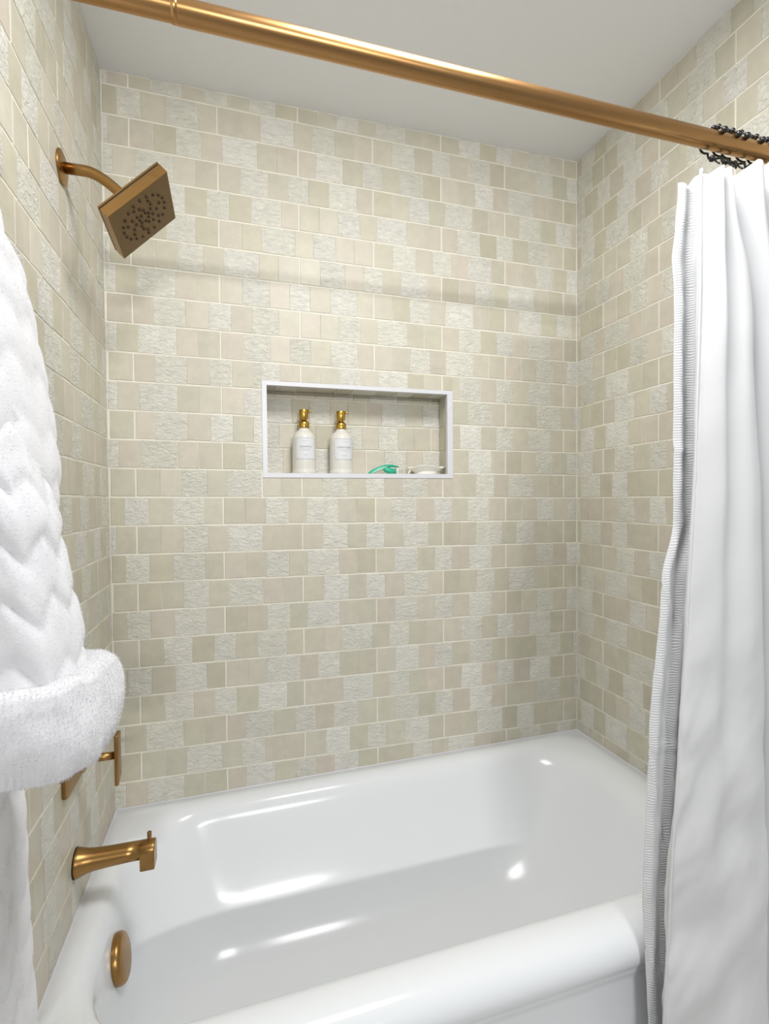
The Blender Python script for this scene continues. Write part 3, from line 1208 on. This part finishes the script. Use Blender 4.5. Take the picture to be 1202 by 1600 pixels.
# ------------------------------------------------------------------ curtain hooks
ordn = ['first', 'second', 'third', 'fourth', 'fifth', 'sixth', 'seventh', 'eighth', 'ninth', 'tenth', 'eleventh', 'twelfth']
bead_me = None
hrng = random.Random(3)
for i, hx in enumerate(HOOK_X):
    h = thing('curtain_hook', 'black beaded roller hook on the bronze rod, %s from the curtain\'s open edge' % ordn[i], 'curtain hook',
              (hx, ROD_Y, ROD_Z), 'black roller hooks on the shower rod')
    h.rotation_euler = (0, 0, hrng.uniform(0.25, 0.75))
    RR = 0.0222
    loop = []
    for k in range(25):
        a = math.radians(158 - 226 * k / 24)       # from the front shoulder of the rod over the top and down behind
        loop.append((0, RR * math.cos(a), RR * math.sin(a)))
    jog = [(0.0, 0.0075, -0.0262), (0.001, 0.0070, -0.0300), (0.004, 0.003, -0.0330), (0.009, -0.008, -0.0345), (0.0115, -0.013, -0.0355),
           (0.0122, -0.014, -0.0390), (0.0125, -0.014, -0.0480)]
    prong = [(0.002, 0.0065, -0.0290), (0.0, 0.001, -0.0340), (-0.0015, -0.004, -0.0400), (-0.004, -0.010, -0.0480), (-0.007, -0.015, -0.0540)]
    bm = bmesh.new()
    tube(bm, loop + jog, 0.0020, 8)
    mesh_obj('wire', bm, 'black', h)
    bm = bmesh.new()
    tube(bm, prong, 0.0016, 8)
    mesh_obj('liner_prong', bm, 'black', h)
    for a, sc in ((158, 1.25), (118, 1.0), (95, 1.0), (72, 1.0), (None, 1.15)):
        if bead_me is None:
            bm = bmesh.new()
            bmesh.ops.create_uvsphere(bm, u_segments=14, v_segments=10, radius=0.0050)
            o = mesh_obj('bead', bm, 'black', h)
            bead_me = o.data
        else:
            o = bpy.data.objects.new('bead', bead_me)
            C.objects.link(o)
            o.parent = h
        o.scale = (sc, sc, sc)
        if a is None:
            o.location = (0.0, 0.0005, -0.0345)
        else:
            ar = math.radians(a)
            o.location = (0, RR * math.cos(ar), RR * math.sin(ar))

# ------------------------------------------------------------------ bathrobe hanging on the left wall
RY = -0.945
robe = thing('bathrobe', 'white plush bathrobe hanging on the wall beside the tub', 'bathrobe', (0, RY, 0.0))


def chevron(u, z, f=16.0, k=0.9):
    """sculpted fleece: rows of V shaped ridges"""
    col = u * 3.0
    fr = abs((col % 1.0) - 0.5)
    ph = (z * f + fr * k + 0.25 * noise.noise(Vector((u * 4, z * 6, 0))))
    s = abs((ph % 1.0) - 0.5) * 2
    return 1 - (1 - s) ** 3


sl_edge = [(1.62, 0.060), (1.489, .092), (1.418, .106), (1.309, .129), (1.223, .153), (1.081, .177), (1.0, .186), (0.9, .188)]
bd_edge = [(1.74, 0.045), (1.60, .077), (1.57, .083), (1.55, .0965), (1.526, .106), (1.474, .1147), (1.394, .125), (1.325, .1353), (1.288, .138), (1.22, .131),
           (1.10, .112), (0.90, .079), (0.85, .085), (0.77, .0847), (0.69, .0864), (0.61, .0894), (0.4, .094), (0.25, .096)]


def plush_tube(name, zs, xr, half_x, cy, half_y, amp, parent, n=110, seed=0.0, chev=True, x_min=0.006, wave=0.0):
    bm = bmesh.new()
    rings = []
    for z in zs:
        R = xr(z)
        hx = half_x(z)
        cx = R - hx
        y0, hy = cy(z), half_y(z)
        ring = []
        for k in range(n):
            a = 2 * PI * k / n
            c, s = math.cos(a), math.sin(a)
            p = 0.85
            x = cx + hx * math.copysign(abs(c) ** p, c)
            y = y0 + hy * math.copysign(abs(s) ** p, s)
            nd = Vector((c, s, 0))
            d = amp * 0.9 * noise.noise(Vector((c * 2.3 + seed, s * 2.3, z * 9)))
            d += amp * 0.35 * noise.noise(Vector((c * 7 + seed, s * 7, z * 30)))
            if chev:
                d += amp * (chevron(a / (2 * PI) * 2.6 + seed, z) - 1) * 1.0
            d += wave * math.sin(a * 5 + seed) * (0.6 + 0.4 * math.sin(z * 4))
            x, y = x + nd.x * d, y + nd.y * d
            ring.append((max(x, x_min), y - RY, z))
        rings.append(ring)
    loft(bm, rings)
    return mesh_obj(name, bm, 'plush', parent)


def lin_s(a, b_, n):
    return [a + (b_ - a) * i / n for i in range(n + 1)]


plush_tube('robe_body', lin_s(1.78, 0.26, 190), lambda z: ip(bd_edge, z) - 0.002, lambda z: max(0.012, (ip(bd_edge, z) - 0.008) / 2),
           lambda z: -0.905, lambda z: min(0.10, 0.02 + (1.78 - z) * 0.35), 0.0042, robe, seed=3.1, wave=0.004)
plush_tube('sleeve', lin_s(1.70, 1.03, 150), lambda z: ip(sl_edge, z), lambda z: ip([(1.7, .03), (1.489, .048), (1.3, .063), (1.1, .075), (0.9, .08)], z),
           lambda z: ip([(1.7, -0.915), (1.5, -0.945), (1.0, -0.96)], z), lambda z: ip([(1.7, .02), (1.6, .035), (1.4, .05), (1.0, .062)], z), 0.0055, robe, seed=0.4)
# turned back cuff: a thick fluffy roll with a hollow end
bm = bmesh.new()
rings = []
n = 120
prof3 = []
for (dr, z) in ((-0.020, 1.066), (-0.006, 1.073), (0.006, 1.0755), (0.0135, 1.074), (0.0175, 1.069), (0.0195, 1.060), (0.0205, 1.045), (0.0215, 1.025), (0.0215, 1.008), (0.0200, 0.995), (0.0165, 0.986), (0.008, 0.982), (-0.002, 0.984), (-0.009, 0.992), (-0.012, 1.01), (-0.013, 1.045)):
    prof3.append((dr, z))
dense = []
for (a, b_) in zip(prof3[:-1], prof3[1:]):
    for k in range(4):
        t = k / 4
        dense.append((a[0] + (b_[0] - a[0]) * t, a[1] + (b_[1] - a[1]) * t))
dense.append(prof3[-1])
for dr, z in dense:
    ring = []
    for k in range(n):
        a = 2 * PI * k / n
        c, s = math.cos(a), math.sin(a)
        hx, hy = 0.078 + dr, 0.062 + dr
        d = 0.0055 * noise.noise(Vector((c * 2, s * 2, z * 10 + dr * 20))) + 0.002 * noise.noise(Vector((c * 9, s * 9, z * 40)))
        d += 0.003 * math.sin(z * 60 + c * 3.0 - s * 2)
        x = 0.107 + (hx + d) * math.copysign(abs(c) ** 0.66, c)
        y = -0.96 + (hy + d) * math.copysign(abs(s) ** 0.66, s)
        ring.append((max(x, 0.008), y - RY, z - 0.010 * (1 - c) * 0.3 + 0.004 * noise.noise(Vector((c * 3, s * 3, 2)))))
    rings.append(ring)
loft(bm, rings)
cuff = mesh_obj('cuff', bm, 'plush', robe)


def fur(obj, count, length, seed):
    """short fuzzy pile: thin tufts standing on the surface of a plush part"""
    r = random.Random(seed)
    me = obj.data
    areas = [p.area for p in me.polygons]
    idx = r.choices(range(len(areas)), weights=areas, k=count)
    V, F = [], []
    for i in idx:
        p = me.polygons[i]
        vs = [me.vertices[k].co for k in p.vertices]
        ws = [r.random() for _ in vs]
        t = sum(ws)
        q = sum((v * (w / t) for v, w in zip(vs, ws)), Vector())
        n_ = p.normal
        d = (n_ + Vector((r.uniform(-.7, .7), r.uniform(-.7, .7), r.uniform(-.9, .4)))).normalized()
        side = d.cross(Vector((r.uniform(-1, 1), r.uniform(-1, 1), r.uniform(-1, 1)))).normalized() * 0.00022
        ln = length * r.uniform(0.5, 1.1)
        q = q - n_ * 0.0008
        b0 = len(V)
        V += [q - side, q + side, q + d * ln * 0.6 + side * 0.7, q + d * ln]
        F += [(b0, b0 + 1, b0 + 2), (b0, b0 + 2, b0 + 3)]
    m2 = bpy.data.meshes.new('pile')
    m2.from_pydata(V, [], F)
    m2.materials.append(M['plush'])
    o = bpy.data.objects.new('pile', m2)
    C.objects.link(o)
    o.parent = obj
    o['kind'] = 'stuff'


fur(cuff, 60000, 0.0038, 1)
fur([c for c in robe.children if c.name.startswith('sleeve')][0], 42000, 0.0028, 2)
fur([c for c in robe.children if c.name.startswith('robe_body')][0], 42000, 0.0028, 3)
# wall hook that carries the robe
hk = thing('robe_hook', 'bronze robe hook on the painted wall above the bathrobe', 'hook', (0, -0.905, 1.80))
bm = bmesh.new()
lathe(bm, [(0.0, 0.0005), (0.022, 0.0005), (0.022, 0.005), (0.019, 0.007), (0.0, 0.007)], (0, 0, 0), (1, 0, 0), 28)
sharp(mesh_obj('back_plate', bm, 'brass', hk), 30)
bm = bmesh.new()
tube(bm, [(0.006, 0, 0), (0.03, 0, -0.004), (0.045, 0, 0.004), (0.05, 0, 0.018)], 0.006, 14)
mesh_obj('peg', bm, 'brass', hk)
